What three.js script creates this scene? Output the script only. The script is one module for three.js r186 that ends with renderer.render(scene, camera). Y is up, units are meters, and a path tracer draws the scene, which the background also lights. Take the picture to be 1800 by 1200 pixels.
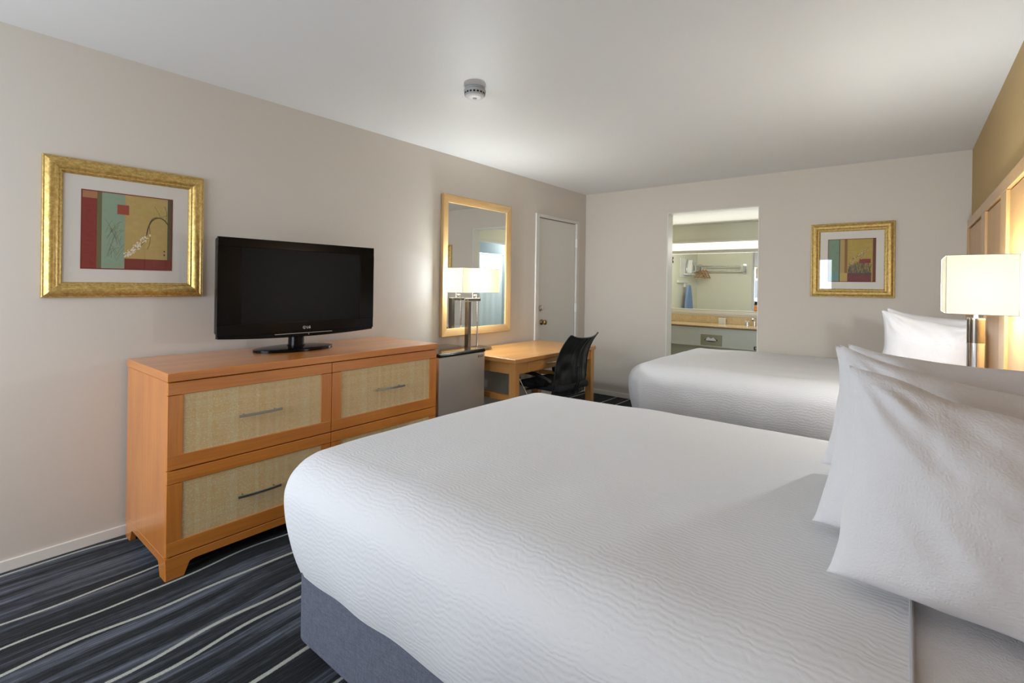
import * as THREE from 'three';
import { RoundedBoxGeometry } from 'three/addons/geometries/RoundedBoxGeometry.js';
import { mergeGeometries, mergeVertices } from 'three/addons/utils/BufferGeometryUtils.js';
import { RectAreaLightUniformsLib } from 'three/addons/lights/RectAreaLightUniformsLib.js';
import { FontLoader } from 'three/addons/loaders/FontLoader.js';
import { TextGeometry } from 'three/addons/geometries/TextGeometry.js';

// ---------------------------------------------------------------- camera, sky, daylight, exposure
// x = 0 left wall, z = 0 back wall, floor y = 0, metres
const scene = new THREE.Scene();
const renderer = new THREE.WebGLRenderer({ antialias: true });
renderer.toneMapping = THREE.LinearToneMapping;
renderer.toneMappingExposure = 0.97;
renderer.shadowMap.enabled = true;
RectAreaLightUniformsLib.init();

const FOCAL = 860.84;
const camera = new THREE.PerspectiveCamera(2 * Math.atan(600 / FOCAL) * 180 / Math.PI, 1.5, 0.02, 60);
camera.position.set(3.1228, 1.3168, 5.3178);
camera.rotation.set(0, 0.6786, 0.0149, 'YXZ');
camera.setViewOffset(1800, 1200, 0, 100.66, 1800, 1200);
scene.add(camera);

scene.background = new THREE.Color().setRGB(0.86, 0.93, 1.0);
scene.backgroundIntensity = 3.0;

const W = 3.517, H = 2.44, FRONT = 6.7;
const WIN = { x0: 0.15, x1: 1.96, y0: 0.70, y1: 1.97 };

function areaLight(name, color, intensity, w, h, pos, target) {
  const l = new THREE.RectAreaLight(color, intensity, w, h);
  l.name = name; l.position.set(...pos); scene.add(l); l.lookAt(...target); return l;
}
// daylight through the front window (behind the photographer)
areaLight('window_daylight', new THREE.Color().setRGB(0.80, 0.89, 1.0), 7.6, WIN.x1 - WIN.x0 - 0.1, WIN.y1 - WIN.y0 - 0.1,
  [(WIN.x0 + WIN.x1) / 2, (WIN.y0 + WIN.y1) / 2, FRONT - 0.005], [(WIN.x0 + WIN.x1) / 2, (WIN.y0 + WIN.y1) / 2, 0]);

// ---------------------------------------------------------------- helpers
let seedState = 7;
const rnd = () => { seedState = (seedState * 1664525 + 1013904223) >>> 0; return seedState / 4294967296; };
const reseed = s => { seedState = s >>> 0; };
const clamp = (v, a, b) => Math.min(b, Math.max(a, v));
const lerp = (a, b, t) => a + (b - a) * t;
const sstep = (a, b, v) => { const t = clamp((v - a) / (b - a), 0, 1); return t * t * (3 - 2 * t); };
function hash(x, y, s) { let h = (x * 374761393 + y * 668265263 + s * 982451653) | 0; h = Math.imul(h ^ (h >>> 13), 1274126177); return ((h ^ (h >>> 16)) >>> 0) / 4294967296; }
// value noise that repeats every px, py cells
function noise(x, y, px, py, s) {
  const xi = Math.floor(x), yi = Math.floor(y), fx = x - xi, fy = y - yi;
  const u = fx * fx * (3 - 2 * fx), v = fy * fy * (3 - 2 * fy);
  const m = (a, n) => ((a % n) + n) % n;
  const a = hash(m(xi, px), m(yi, py), s), b = hash(m(xi + 1, px), m(yi, py), s), c = hash(m(xi, px), m(yi + 1, py), s), d = hash(m(xi + 1, px), m(yi + 1, py), s);
  return lerp(lerp(a, b, u), lerp(c, d, u), v);
}
function tex(w, h, fn, srgb = true) {
  const data = new Uint8Array(w * h * 4);
  for (let j = 0; j < h; j++) for (let i = 0; i < w; i++) {
    const c = fn(i / w, j / h, i, j), o = (j * w + i) * 4;
    if (typeof c === 'number') { const v = clamp(c * 255, 0, 255); data[o] = data[o + 1] = data[o + 2] = v; }
    else { data[o] = clamp(c[0], 0, 255); data[o + 1] = clamp(c[1], 0, 255); data[o + 2] = clamp(c[2], 0, 255); }
    data[o + 3] = 255;
  }
  const t = new THREE.DataTexture(data, w, h, THREE.RGBAFormat);
  t.wrapS = t.wrapT = THREE.RepeatWrapping; t.magFilter = THREE.LinearFilter; t.minFilter = THREE.LinearMipmapLinearFilter; t.generateMipmaps = true;
  if (srgb) t.colorSpace = THREE.SRGBColorSpace;
  t.needsUpdate = true; return t;
}
const sized = (t, w, h) => { t.repeat.set(1 / w, 1 / h); return t; };   // uv in metres, texture w x h metres
const std = o => new THREE.MeshStandardMaterial(o);
const phys = o => new THREE.MeshPhysicalMaterial(o);
const css = (r, g, b) => new THREE.Color(`rgb(${r},${g},${b})`);

// uv in metres on a box-like geometry; u runs along the grain axis
function uvBox(g, grain = 'x') {
  const p = g.attributes.position, n = g.attributes.normal, uv = new Float32Array(p.count * 2);
  const off = (p.count * 0.137) % 1;
  for (let i = 0; i < p.count; i++) {
    const P = { x: p.getX(i), y: p.getY(i), z: p.getZ(i) }, N = { x: Math.abs(n.getX(i)), y: Math.abs(n.getY(i)), z: Math.abs(n.getZ(i)) };
    const ax = N.x >= N.y && N.x >= N.z ? 'x' : N.y >= N.z ? 'y' : 'z';
    const others = ['x', 'y', 'z'].filter(a => a !== ax);
    const u = others.includes(grain) ? grain : others[0], v = others.find(a => a !== u);
    uv[2 * i] = P[u] + off; uv[2 * i + 1] = P[v] + off * 0.7;
  }
  g.setAttribute('uv', new THREE.BufferAttribute(uv, 2)); return g;
}
// box from min/max corners (chamfered)
function bb(x0, x1, y0, y1, z0, z1, r = 0.003, grain = 'x') {
  const w = x1 - x0, h = y1 - y0, d = z1 - z0;
  const rr = Math.min(r, w / 2.01, h / 2.01, d / 2.01);
  let g = r > 0 ? new RoundedBoxGeometry(w, h, d, 2, rr) : new THREE.BoxGeometry(w, h, d);
  g = g.index ? g.toNonIndexed() : g;
  g.translate((x0 + x1) / 2, (y0 + y1) / 2, (z0 + z1) / 2);
  return uvBox(g, grain);
}
const strip = g => { const q = g.index ? g.toNonIndexed() : g; for (const k of Object.keys(q.attributes)) if (!['position', 'normal', 'uv'].includes(k)) q.deleteAttribute(k); return q; };
const merge = list => mergeGeometries(list.map(strip));
function cyl(r0, r1, y0, y1, x, z, seg = 28) { return new THREE.CylinderGeometry(r1, r0, y1 - y0, seg).translate(x, (y0 + y1) / 2, z); }
function rod(a, b, r, seg = 12) {
  const A = new THREE.Vector3(...a), B = new THREE.Vector3(...b), d = B.clone().sub(A);
  const g = new THREE.CylinderGeometry(r, r, d.length(), seg);
  g.applyQuaternion(new THREE.Quaternion().setFromUnitVectors(new THREE.Vector3(0, 1, 0), d.clone().normalize()));
  return g.translate((A.x + B.x) / 2, (A.y + B.y) / 2, (A.z + B.z) / 2);
}
function tube(pts, r, n = 40, seg = 10) { return new THREE.TubeGeometry(new THREE.CatmullRomCurve3(pts.map(p => new THREE.Vector3(...p))), n, r, seg); }
function grid(nu, nv, fn, uvfn) {   // (u,v) in 0..1 -> [x,y,z]
  const pos = [], uv = [], idx = [];
  for (let j = 0; j <= nv; j++) for (let i = 0; i <= nu; i++) {
    pos.push(...fn(i / nu, j / nv)); uv.push(...(uvfn ? uvfn(i / nu, j / nv) : [i / nu, j / nv]));
  }
  for (let j = 0; j < nv; j++) for (let i = 0; i < nu; i++) { const a = j * (nu + 1) + i, b = a + 1, c = a + nu + 1, d = c + 1; idx.push(a, b, d, a, d, c); }
  const g = new THREE.BufferGeometry();
  g.setAttribute('position', new THREE.Float32BufferAttribute(pos, 3)); g.setAttribute('uv', new THREE.Float32BufferAttribute(uv, 2)); g.setIndex(idx); g.computeVertexNormals();
  return g;
}
const taken = {};
function numbered(name) { const n = taken[name] = (taken[name] ?? -1) + 1; return n ? `${name}_${String(n).padStart(3, '0')}` : name; }
function mesh(name, g, m, parent = scene) {
  const o = new THREE.Mesh(g, m); o.castShadow = o.receiveShadow = true;
  o.name = parent === scene ? numbered(name) : name; parent.add(o); return o;
}
function group(name, label, category, pos = [0, 0, 0], grp) {
  const o = new THREE.Group(); o.name = numbered(name); o.position.set(...pos); scene.add(o);
  o.userData = { label, category }; if (grp) o.userData.group = grp; return o;
}
function tag(o, label, category, grp) { o.userData = { ...o.userData, label, category }; if (grp) o.userData.group = grp; return o; }
function struct(o, label) { o.userData = { ...o.userData, kind: 'structure' }; if (label) { o.userData.label = label; } return o; }
function sgroup(name, label) { const o = new THREE.Group(); o.name = name; scene.add(o); return struct(o, label); }

// ---------------------------------------------------------------- materials
const wallBump = sized(tex(512, 512, (u, v) => 0.5 + 0.25 * (noise(u * 128, v * 128, 128, 128, 3) - .5) + 0.5 * (noise(u * 48, v * 48, 48, 48, 5) - .5), false), 0.6, 0.6);
const paint = (r, g, b, o = {}) => std({ color: css(r, g, b), roughness: 0.62, bumpMap: wallBump, bumpScale: 0.00025, ...o });
const M = {};
M.wall = paint(212, 204, 193);
M.ceiling = paint(224, 224, 223, { roughness: 0.5 });
M.tan = paint(176, 148, 100, { roughness: 0.75 });
M.trim = std({ color: css(228, 224, 216), roughness: 0.42 });
M.doorPaint = std({ color: css(220, 218, 211), roughness: 0.4 });
M.alcove = paint(232, 230, 212);
M.bathWall = paint(222, 232, 236);
M.tile = std({ color: css(196, 192, 182), roughness: 0.35 });

function woodTex(base, dark, contrast, seed) {
  return sized(tex(1024, 512, (u, v) => {
    const wob = noise(u * 4, v * 6, 4, 6, seed) * 0.05;
    const a = noise(u * 6, (v + wob) * 90, 6, 90, seed + 1), b = noise(u * 16, (v + wob) * 220, 16, 220, seed + 2), c = noise(u * 5, v * 10, 5, 10, seed + 3), pore = noise(u * 60, v * 380, 60, 380, seed + 4);
    const t = clamp(contrast * (0.5 * (a - .5) + 0.35 * (b - .5) + 0.7 * (c - .5)) + 0.5 - (pore > 0.86 ? .08 : 0), 0, 1);
    return [0, 1, 2].map(k => lerp(dark[k], base[k], t));
  }), 1.2, 0.6);
}
const woodDarkMap = woodTex([226, 143, 52], [196, 113, 38], 0.8, 11);
M.wood = phys({ map: woodDarkMap, roughness: 0.4, clearcoat: 1, clearcoatRoughness: 0.2 });
M.deskWood = phys({ map: woodTex([214, 158, 90], [184, 126, 62], 0.7, 31), roughness: 0.4, clearcoat: 0.6, clearcoatRoughness: 0.25 });
M.maple = phys({ map: woodTex([210, 174, 120], [184, 144, 90], 0.9, 41), roughness: 0.45, clearcoat: 0.3, clearcoatRoughness: 0.35 });
M.panel = phys({ map: woodTex([194, 150, 94], [174, 128, 76], 0.6, 51), roughness: 0.4, clearcoat: 0.4, clearcoatRoughness: 0.3 });
M.panelEdge = phys({ map: woodTex([200, 158, 104], [180, 136, 84], 0.5, 61), roughness: 0.36, clearcoat: 0.5, clearcoatRoughness: 0.25 });

// woven cane: horizontal weft bundles over thin vertical warps
function weave(u, v) {
  const nx = 64, ny = 64, cx = u * nx, cy = v * ny;
  const row = Math.floor(cy), fy = cy - row, sx = cx + (row % 2) * 0.5, col = Math.floor(sx), fx = sx - col;
  const hgt = Math.sin(Math.PI * fx) ** 0.6 * Math.sin(Math.PI * fy) ** 0.5;
  return [hgt, hash(((col % nx) + nx) % nx, row, 4), hash(Math.floor(u * 22), 0, 9), hash(row, 3, 17)];
}
const weaveMap = sized(tex(1024, 1024, (u, v) => {
  const [h, r, s, q] = weave(u, v); const t = clamp(0.2 + 0.72 * h + 0.4 * (r - .5) * h + 0.25 * (s - .5) + .15 * (q - .5), 0, 1);
  const pale = r > 0.93 ? 1 : 0; const A = [238, 180, 98], B = [255, 242, 204];
  return [0, 1, 2].map(k => lerp(A[k], B[k], t) + pale * 20 * h);
}), 0.36, 0.30);
const weaveBump = sized(tex(1024, 1024, (u, v) => weave(u, v)[0], false), 0.36, 0.30);
M.cane = std({ map: weaveMap, bumpMap: weaveBump, bumpScale: 0.0025, roughness: 0.62 });

const brush = sized(tex(512, 512, (u, v) => 0.35 + 0.2 * (noise(u * 4, v * 512, 4, 512, 71) - .5) + .1 * (noise(u * 2, v * 128, 2, 128, 72) - .5), false), 0.4, 0.4);
M.steel = std({ color: css(206, 203, 197), metalness: 0.65, roughness: 0.42, bumpMap: brush, bumpScale: 0.00006 });
M.nickel = std({ color: css(186, 178, 166), metalness: 1, roughness: 0.28 });
M.darkNickel = std({ color: css(128, 120, 112), metalness: 1, roughness: 0.24 });
M.chrome = std({ color: css(222, 222, 224), metalness: 1, roughness: 0.12 });
M.brass = std({ color: css(150, 126, 92), metalness: 1, roughness: 0.3 });
M.blackGloss = phys({ color: css(9, 9, 10), roughness: 0.16, specularIntensity: 0.35 });
M.blackPlastic = std({ color: css(18, 19, 20), roughness: 0.42 });
M.screen = phys({ color: css(11, 11, 12), roughness: 0.4, specularIntensity: 0.3 });
M.silver = std({ color: css(190, 190, 190), roughness: 0.4, metalness: 0.6 });
M.whitePlastic = std({ color: css(232, 232, 228), roughness: 0.45 });
M.greyPlastic = std({ color: css(176, 177, 178), roughness: 0.5 });
M.mirror = std({ color: css(236, 238, 236), metalness: 1, roughness: 0.02 });
M.glass = phys({ color: 0xffffff, transmission: 1, thickness: 0, roughness: 0.01, ior: 1.5 });
M.acrylic = phys({ color: 0xffffff, transmission: 1, thickness: 0.06, roughness: 0.02, ior: 1.47 });

// gold leaf
const goldFn = (u, v) => { const a = noise(u * 24, v * 24, 24, 24, 81), b = noise(u * 90, v * 90, 90, 90, 82), c = noise(u * 8, v * 60, 8, 60, 83); return clamp(0.45 * a + 0.3 * b + 0.25 * c, 0, 1); };
M.gold = std({ map: sized(tex(512, 512, (u, v) => { const t = sstep(0.2, 0.8, goldFn(u, v)); return [lerp(184, 222, t), lerp(150, 192, t), lerp(82, 122, t)]; }), 0.2, 0.2),
  metalness: 0.6, roughness: 0.4, bumpMap: sized(tex(256, 256, (u, v) => goldFn(u, v), false), 0.3, 0.3), bumpScale: 0.0004 });
M.mat = std({ color: css(226, 222, 214), roughness: 0.9 });
M.redMat = std({ color: css(128, 36, 38), roughness: 0.9 });

// bed linen: rippled pique coverlet and smooth cotton
const pique = (u, v) => {
  const w = noise(u * 16, v * 18, 16, 18, 91) * 1.1 + noise(u * 46, v * 40, 46, 40, 92) * 0.35;
  const r = 0.5 + 0.5 * Math.sin(2 * Math.PI * (v * 38 + w));
  const c = 0.5 + 0.5 * Math.sin(2 * Math.PI * (u * 24 + (Math.floor(v * 38 + w) % 2) * .5 + noise(u * 20, v * 30, 20, 30, 93) * .9));
  return clamp(r * (0.45 + 0.55 * c), 0, 1);
};
M.coverlet = std({ color: css(229, 229, 231), roughness: 0.88, bumpMap: sized(tex(1024, 1024, pique, false), 0.5, 0.5), bumpScale: 0.0007 });
const cottonBump = sized(tex(512, 512, (u, v) => 0.5 * noise(u * 10, v * 10, 10, 10, 95) + 0.3 * noise(u * 28, v * 24, 28, 24, 96) + 0.2 * noise(u * 200, v * 200, 200, 200, 97), false), 0.5, 0.5);
M.cotton = std({ color: css(229, 227, 228), roughness: 0.86, bumpMap: cottonBump, bumpScale: 0.003 });
M.greyFabric = std({ map: sized(tex(512, 512, (u, v) => { const t = 0.5 * hash(Math.floor(u * 256), Math.floor(v * 256), 5) + 0.3 * noise(u * 160, v * 20, 160, 20, 98) + 0.3 * noise(u * 20, v * 160, 20, 160, 99); const k = 78 + 46 * t; return [k, k + 3, k + 18]; }), 0.35, 0.35), roughness: 0.95 });
M.sheetEdge = M.cotton;
M.shade = phys({ color: css(238, 232, 204), roughness: 1, transmission: 0.035, thickness: 0, emissive: new THREE.Color().setRGB(1.0, 0.97, 0.74), emissiveIntensity: 0.36 });
M.rim = std({ color: css(164, 160, 146), roughness: .7 });
M.bulb = std({ color: css(255, 250, 235), emissive: new THREE.Color().setRGB(1, 0.95, 0.82), emissiveIntensity: 3, roughness: 0.6 });
M.drape = phys({ color: css(170, 160, 140), roughness: 1, transmission: 0.2, thickness: 0 });

// carpet: dark ribbed streaks with thin pale wavy lines running away from the window
const LINES = [[0.055, .015, 0], [0.462, .014, 1], [0.637, .014, 1.35], [0.815, .017, 3], [1.088, .017, 4], [1.172, .017, 4.22], [1.482, .018, 6], [1.67, .013, 7]];
const wob = (z, k) => 0.016 * Math.sin(2 * Math.PI * (z * 2 / 3.6 + k * 0.37)) + 0.009 * Math.sin(2 * Math.PI * (z * 5 / 3.6 + k * 0.61)) + 0.004 * Math.sin(2 * Math.PI * (z * 9 / 3.6 + k * .83));
const CW = 1.8, CL = 3.6;
const carpetShade = (u, v) => {
  const x = u * CW, z = v * CL, du = wob(z, 2.3 + Math.floor(x / 0.45)) * 0 + (0.012 * Math.sin(2 * Math.PI * (z * 2 / 3.6)) + 0.007 * Math.sin(2 * Math.PI * (z * 5 / 3.6 + .3))) / CW;
  const band = noise((u + du) * 14, v * 3, 14, 3, 101), mid = noise((u + du) * 70, v * 7, 70, 7, 102), fine = noise((u + du) * 340, v * 9, 340, 9, 103), speck = hash(Math.floor(u * 2048), Math.floor(v * 2048), 104);
  return [band, mid, fine, speck];
};
const carpetMap = sized(tex(2048, 2048, (u, v) => {
  const x = u * CW, z = v * CL, [band, mid, fine, speck] = carpetShade(u, v);
  const hair = noise(u * 420, v * 90, 420, 90, 107), rib = 0.5 + 0.5 * Math.sin(2 * Math.PI * u * 300);
  let t = sstep(0.32, 0.8, band) * 0.7 * (0.15 + 0.85 * sstep(0.3, 0.7, mid)) + 0.42 * sstep(.48, .7, fine) * (0.15 + 0.85 * mid) + .2 * (sstep(.5, .8, hair) - .35);
  t = clamp((t + 0.16 * (speck - .5)) * (.72 + .28 * rib), 0, 1);
  let c = [lerp(20, 104, t), lerp(25, 110, t), lerp(29, 123, t)];
  for (const [x0, w, k] of LINES) {
    const d = Math.abs(x - x0 - wob(z, k)) - w / 2 + 0.0035 * (speck - .5);
    const m = 1 - sstep(-0.0012, 0.0012, d);
    if (m > 0) { const q = 0.9 + 0.2 * (speck - .5); c = [lerp(c[0], 196 * q, m), lerp(c[1], 200 * q, m), lerp(c[2], 190 * q, m)]; }
  }
  return c;
}), CW, CL);
const carpetBump = sized(tex(1024, 1024, (u, v) => 0.45 * hash(Math.floor(u * 1024), Math.floor(v * 1024), 6) + 0.55 * noise(u * 180, v * 24, 180, 24, 105), false), CW / 2, CL / 4);
M.carpet = std({ map: carpetMap, bumpMap: carpetBump, bumpScale: 0.004, roughness: 1 });

// ---------------------------------------------------------------- room shell
const OP = { x0: 1.04, x1: 1.979, y1: 2.135 };       // opening to the vanity alcove
const AZ = -2.0, AX = .115, ACEIL = 2.225, ARX = 2.2, T = 0.13; // alcove back, ceiling, right wall
{
  const fl = grid(2, 2, (u, v) => [lerp(-0.2, W + 0.2, u), 0, lerp(FRONT + 0.2, -T, v)], (u, v) => [lerp(-0.2, W + 0.2, u), lerp(FRONT + 0.2, -T, v)]);
  const under = bb(-0.2, W + 0.2, -0.15, -0.002, -T, FRONT + 0.2, 0);
  const f = sgroup('floor', 'dark carpet with slate streaks and thin pale wavy lines');
  mesh('carpet', fl, M.carpet, f); mesh('slab', under, M.tile, f);
  struct(mesh('ceiling', bb(-0.2, W + 0.2, H, H + 0.15, -T, FRONT + 0.2, 0), M.ceiling), 'smooth white ceiling');
  // left wall with a real recess for the door
  struct(mesh('wall_left', merge([bb(-0.2, 0, 0, H, 1.0, FRONT + 0.2, 0), bb(-0.2, 0, 2.062, H, 0.215, 1.0, 0), bb(-0.2, 0, 0, H, -T, 0.215, 0), bb(-0.2, -0.12, 0, 2.062, 0.215, 1.0, 0)]), M.wall), 'off-white wall with the television and mirror');
  struct(mesh('wall_back', merge([bb(0, OP.x0, 0, H, -T, 0, 0), bb(OP.x1, W + .2, 0, H, -T, 0, 0), bb(OP.x0, OP.x1, OP.y1, H, -T, 0, 0)]), M.wall), 'off-white end wall with the opening to the vanity');
  // front wall with the window
  struct(mesh('wall_front', merge([bb(0, WIN.x0, 0, H, FRONT, FRONT + .2, 0), bb(WIN.x1, W, 0, H, FRONT, FRONT + .2, 0), bb(WIN.x0, WIN.x1, 0, WIN.y0, FRONT, FRONT + .2, 0), bb(WIN.x0, WIN.x1, WIN.y1, H, FRONT, FRONT + .2, 0)]), M.wall), 'off-white wall with the large window');
  const wr = sgroup('wall_right', 'tan wall with wood panelling behind the beds');
  mesh('plaster', bb(W, W + 0.2, 0, H, 0, FRONT, 0), M.tan, wr);
  // panelling up to 1.877 m
  const xp = W - 0.010, xs = W - 0.026, stiles = [[0.0, 0.06], [0.955, 1.15], [1.80, 1.985], [2.62, 2.80], [3.46, 3.64], [4.30, 4.48], [5.14, 5.32], [5.98, 6.16], [6.62, 6.7]];
  mesh('backing', bb(W - 0.002, W, 0.02, 1.87, 0.0, FRONT, 0, 'y'), M.panel, wr);
  mesh('rail', bb(xs, W - .002, 1.81, 1.877, 0, FRONT, 0.004, 'z'), M.panelEdge, wr);
  mesh('rail', bb(xs, W - .002, 0, 0.12, 0, FRONT, 0.004, 'z'), M.panelEdge, wr);
  for (const [a, b] of stiles) mesh('stile', bb(xs, W - .002, 0.12, 1.81, a, b, 0.004, 'y'), M.panelEdge, wr);
  for (let i = 0; i + 1 < stiles.length; i++) mesh('panel', bb(xp - 0.004, W - .002, 0.128, 1.802, stiles[i][1] + 0.008, stiles[i + 1][0] - 0.008, 0.003, 'y'), M.panel, wr);
  // skirting
  const sk = (n, list) => struct(mesh(n, merge(list), M.trim), 'low white painted skirting board');
  sk('baseboard_left', [bb(0, 0.012, 0, 0.052, 1.065, FRONT, 0.004, 'z'), bb(0, 0.012, 0, 0.052, 0, 0.15, 0.004, 'z')]);
  sk('baseboard_back', [bb(0.012, OP.x0, 0, 0.055, 0, 0.012, 0.004, 'x'), bb(OP.x1, W - .02, 0, 0.055, 0, 0.012, 0.004, 'x')]);
  // casing of the opening: jamb boards
  struct(mesh('trim_1', merge([bb(OP.x0, OP.x0 + 0.012, 0, OP.y1, -T - 0.006, 0.004, 0.002, 'y'), bb(OP.x1 - 0.012, OP.x1, 0, OP.y1, -T - 0.006, 0.004, 0.002, 'y'), bb(OP.x0 + .012, OP.x1 - .012, OP.y1 - .012, OP.y1, -T - 0.006, 0.004, 0.002, 'x')]), M.trim), 'white jamb lining of the vanity opening');
  // front window
  const w1 = sgroup('window_1', 'large front window with a white frame');
  const fw = 0.05, { x0, x1, y0, y1 } = WIN, zc0 = FRONT + .06, zc1 = FRONT + .12, xm = (x0 + x1) / 2;
  mesh('frame', merge([bb(x0, x1, y0, y0 + fw, zc0, zc1), bb(x0, x1, y1 - fw, y1, zc0, zc1), bb(x0, x0 + fw, y0 + fw, y1 - fw, zc0, zc1), bb(x1 - fw, x1, y0 + fw, y1 - fw, zc0, zc1), bb(xm - fw / 2, xm + fw / 2, y0 + fw, y1 - fw, zc0, zc1)]), M.trim, w1);
  mesh('pane', bb(x0 + fw, xm - fw / 2, y0 + fw, y1 - fw, zc0 + .028, zc0 + .032, 0), M.glass, w1);
  mesh('pane', bb(xm + fw / 2, x1 - fw, y0 + fw, y1 - fw, zc0 + .028, zc0 + .032, 0), M.glass, w1);
  struct(mesh('ground', bb(-6, 10, -0.35, -0.15, FRONT + 0.2, FRONT + 14, 0), M.tile), 'pale pavement outside the window');
}
// ---------------------------------------------------------------- door on the left wall
{
  const d = sgroup('door_1', 'plain white flush door beside the mirror');
  mesh('frame', merge([bb(-0.10, 0.014, 0, 2.09, 0.995, 1.055, 0.004, 'y'), bb(-0.10, 0.014, 0, 2.09, 0.165, 0.222, 0.004, 'y'), bb(-0.10, 0.014, 2.055, 2.09, 0.222, 0.995, 0.004, 'z')]), std({ color: css(216, 212, 205), roughness: 0.45 }), d);
  mesh('leaf', bb(-0.05, -0.012, 0.012, 2.048, 0.228, 0.989, 0.003, 'y'), M.doorPaint, d);
  for (const y of [1.82, 1.045, 0.25]) {
    const h = mesh('hinge', merge([bb(-0.008, 0.018, y - 0.05, y + 0.05, 0.205, 0.232, 0.003), rod([0.014, y - 0.052, 0.226], [0.014, y + 0.052, 0.226], 0.006)]), M.whitePlastic, d);
  }
  const knob = [[0.0, 0], [0.031, 0], [0.031, .006], [.012, .012], [.012, .030], [.022, .036], [.028, .048], [.026, .060], [.016, .068], [0, .070]].map(p => new THREE.Vector2(p[0], p[1]));
  mesh('door_knob', new THREE.LatheGeometry(knob, 28).rotateZ(-Math.PI / 2).translate(-0.012, 0.904, 0.905), M.brass, d);
  const dead = [[0, 0], [.032, 0], [.032, .008], [.024, .018], [.010, .02], [0, .02]].map(p => new THREE.Vector2(p[0], p[1]));
  mesh('deadbolt', merge([new THREE.LatheGeometry(dead, 28).rotateZ(-Math.PI / 2).translate(-0.012, 1.06, 0.927), bb(0.004, 0.024, 1.042, 1.078, 0.922, 0.932, 0.003)]), M.nickel, d);
}
// ---------------------------------------------------------------- alcove with vanity and a bathroom beyond
{
  struct(mesh('floor_alcove', bb(-T, 4.2, -0.15, 0, AZ - T, -T, 0), M.tile), 'pale tiled alcove floor');
  struct(mesh('ceiling_alcove', bb(-T, 4.2, ACEIL, ACEIL + 0.2, AZ - T, -T, 0), M.ceiling), 'low white alcove ceiling');
  struct(mesh('wall_alcove_back', bb(AX, 4.2, 0, ACEIL, AZ - T, AZ, 0), M.alcove), 'cream wall behind the vanity');
  struct(mesh('wall_alcove_left', bb(-T, AX, 0, ACEIL, AZ - T, -T, 0), M.alcove), 'cream alcove wall with the iron');
  struct(mesh('wall_alcove_front', merge([bb(AX, OP.x0 - 0.002, 0, ACEIL, -T - 0.006, -T, 0), bb(OP.x1 + .002, 4.2, 0, ACEIL, -T - .006, -T, 0), bb(OP.x0 - .002, OP.x1 + .002, OP.y1 + .002, ACEIL, -T - .006, -T, 0)]), M.alcove), 'cream wall behind the clothes rail');
  const dz0 = -1.5, dz1 = -0.32, dy = 2.03;
  struct(mesh('wall_alcove_right', merge([bb(ARX, ARX + .1, 0, ACEIL, AZ, dz0, 0), bb(ARX, ARX + .1, 0, ACEIL, dz1, -T - .006, 0), bb(ARX, ARX + .1, dy, ACEIL, dz0, dz1, 0)]), M.alcove), 'cream wall with the bathroom doorway');
  struct(mesh('trim_2', merge([bb(ARX - .015, ARX + .115, 0, dy, dz0, dz0 + .04, .003, 'y'), bb(ARX - .015, ARX + .115, 0, dy, dz1 - .04, dz1, .003, 'y'), bb(ARX - .015, ARX + .115, dy - .04, dy, dz0 + .04, dz1 - .04, .003, 'z')]), M.trim), 'white bathroom door frame');
  struct(mesh('wall_bathroom', merge([bb(4.1, 4.2, 0, ACEIL, AZ, -T - .006, 0), bb(ARX + .1, 4.1, 0, ACEIL, AZ, AZ + .006, 0), bb(ARX + .1, 4.1, 0, ACEIL, -T - .012, -T - .006, 0)]), M.bathWall), 'pale blue-white bathroom walls');
  // shower rod and curtain
  tag(mesh('shower_rod', rod([3.05, 1.88, AZ + .006], [3.05, 1.88, -T - .012], 0.013), M.chrome), 'chrome shower rod across the bathroom', 'shower rod');
  const sc = grid(90, 4, (u, v) => [3.05 + 0.006 * Math.sin(u * 60) + .004 * Math.sin(u * 23), lerp(0.12, 1.865, v), lerp(-1.95, -0.35, u)]);
  tag(mesh('shower_curtain', sc, phys({ color: css(232, 238, 240), roughness: 0.8, transmission: 0.2, thickness: 0, side: THREE.DoubleSide })), 'pale blue shower curtain hanging from the chrome rod', 'shower curtain');
  const bl = group('bathroom_light', 'round white ceiling light in the bathroom', 'ceiling light', [2.62, ACEIL, -1.8]);
  mesh('base', new THREE.CylinderGeometry(.14, .14, .02, 32).translate(0, -.01, 0), M.whitePlastic, bl);
  mesh('diffuser', new THREE.CylinderGeometry(.13, .11, .05, 32).translate(0, -.045, 0), std({ color: 0xffffff, emissive: new THREE.Color().setRGB(.9, .96, 1), emissiveIntensity: 1.5 }), bl);
  const l = new THREE.PointLight(new THREE.Color().setRGB(.88, .95, 1), 2.2, 0, 2); l.position.set(2.62, ACEIL - .14, -1.8); l.castShadow = true; l.shadow.radius = 4; l.name = 'bathroom_lamp'; scene.add(l);
}
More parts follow.
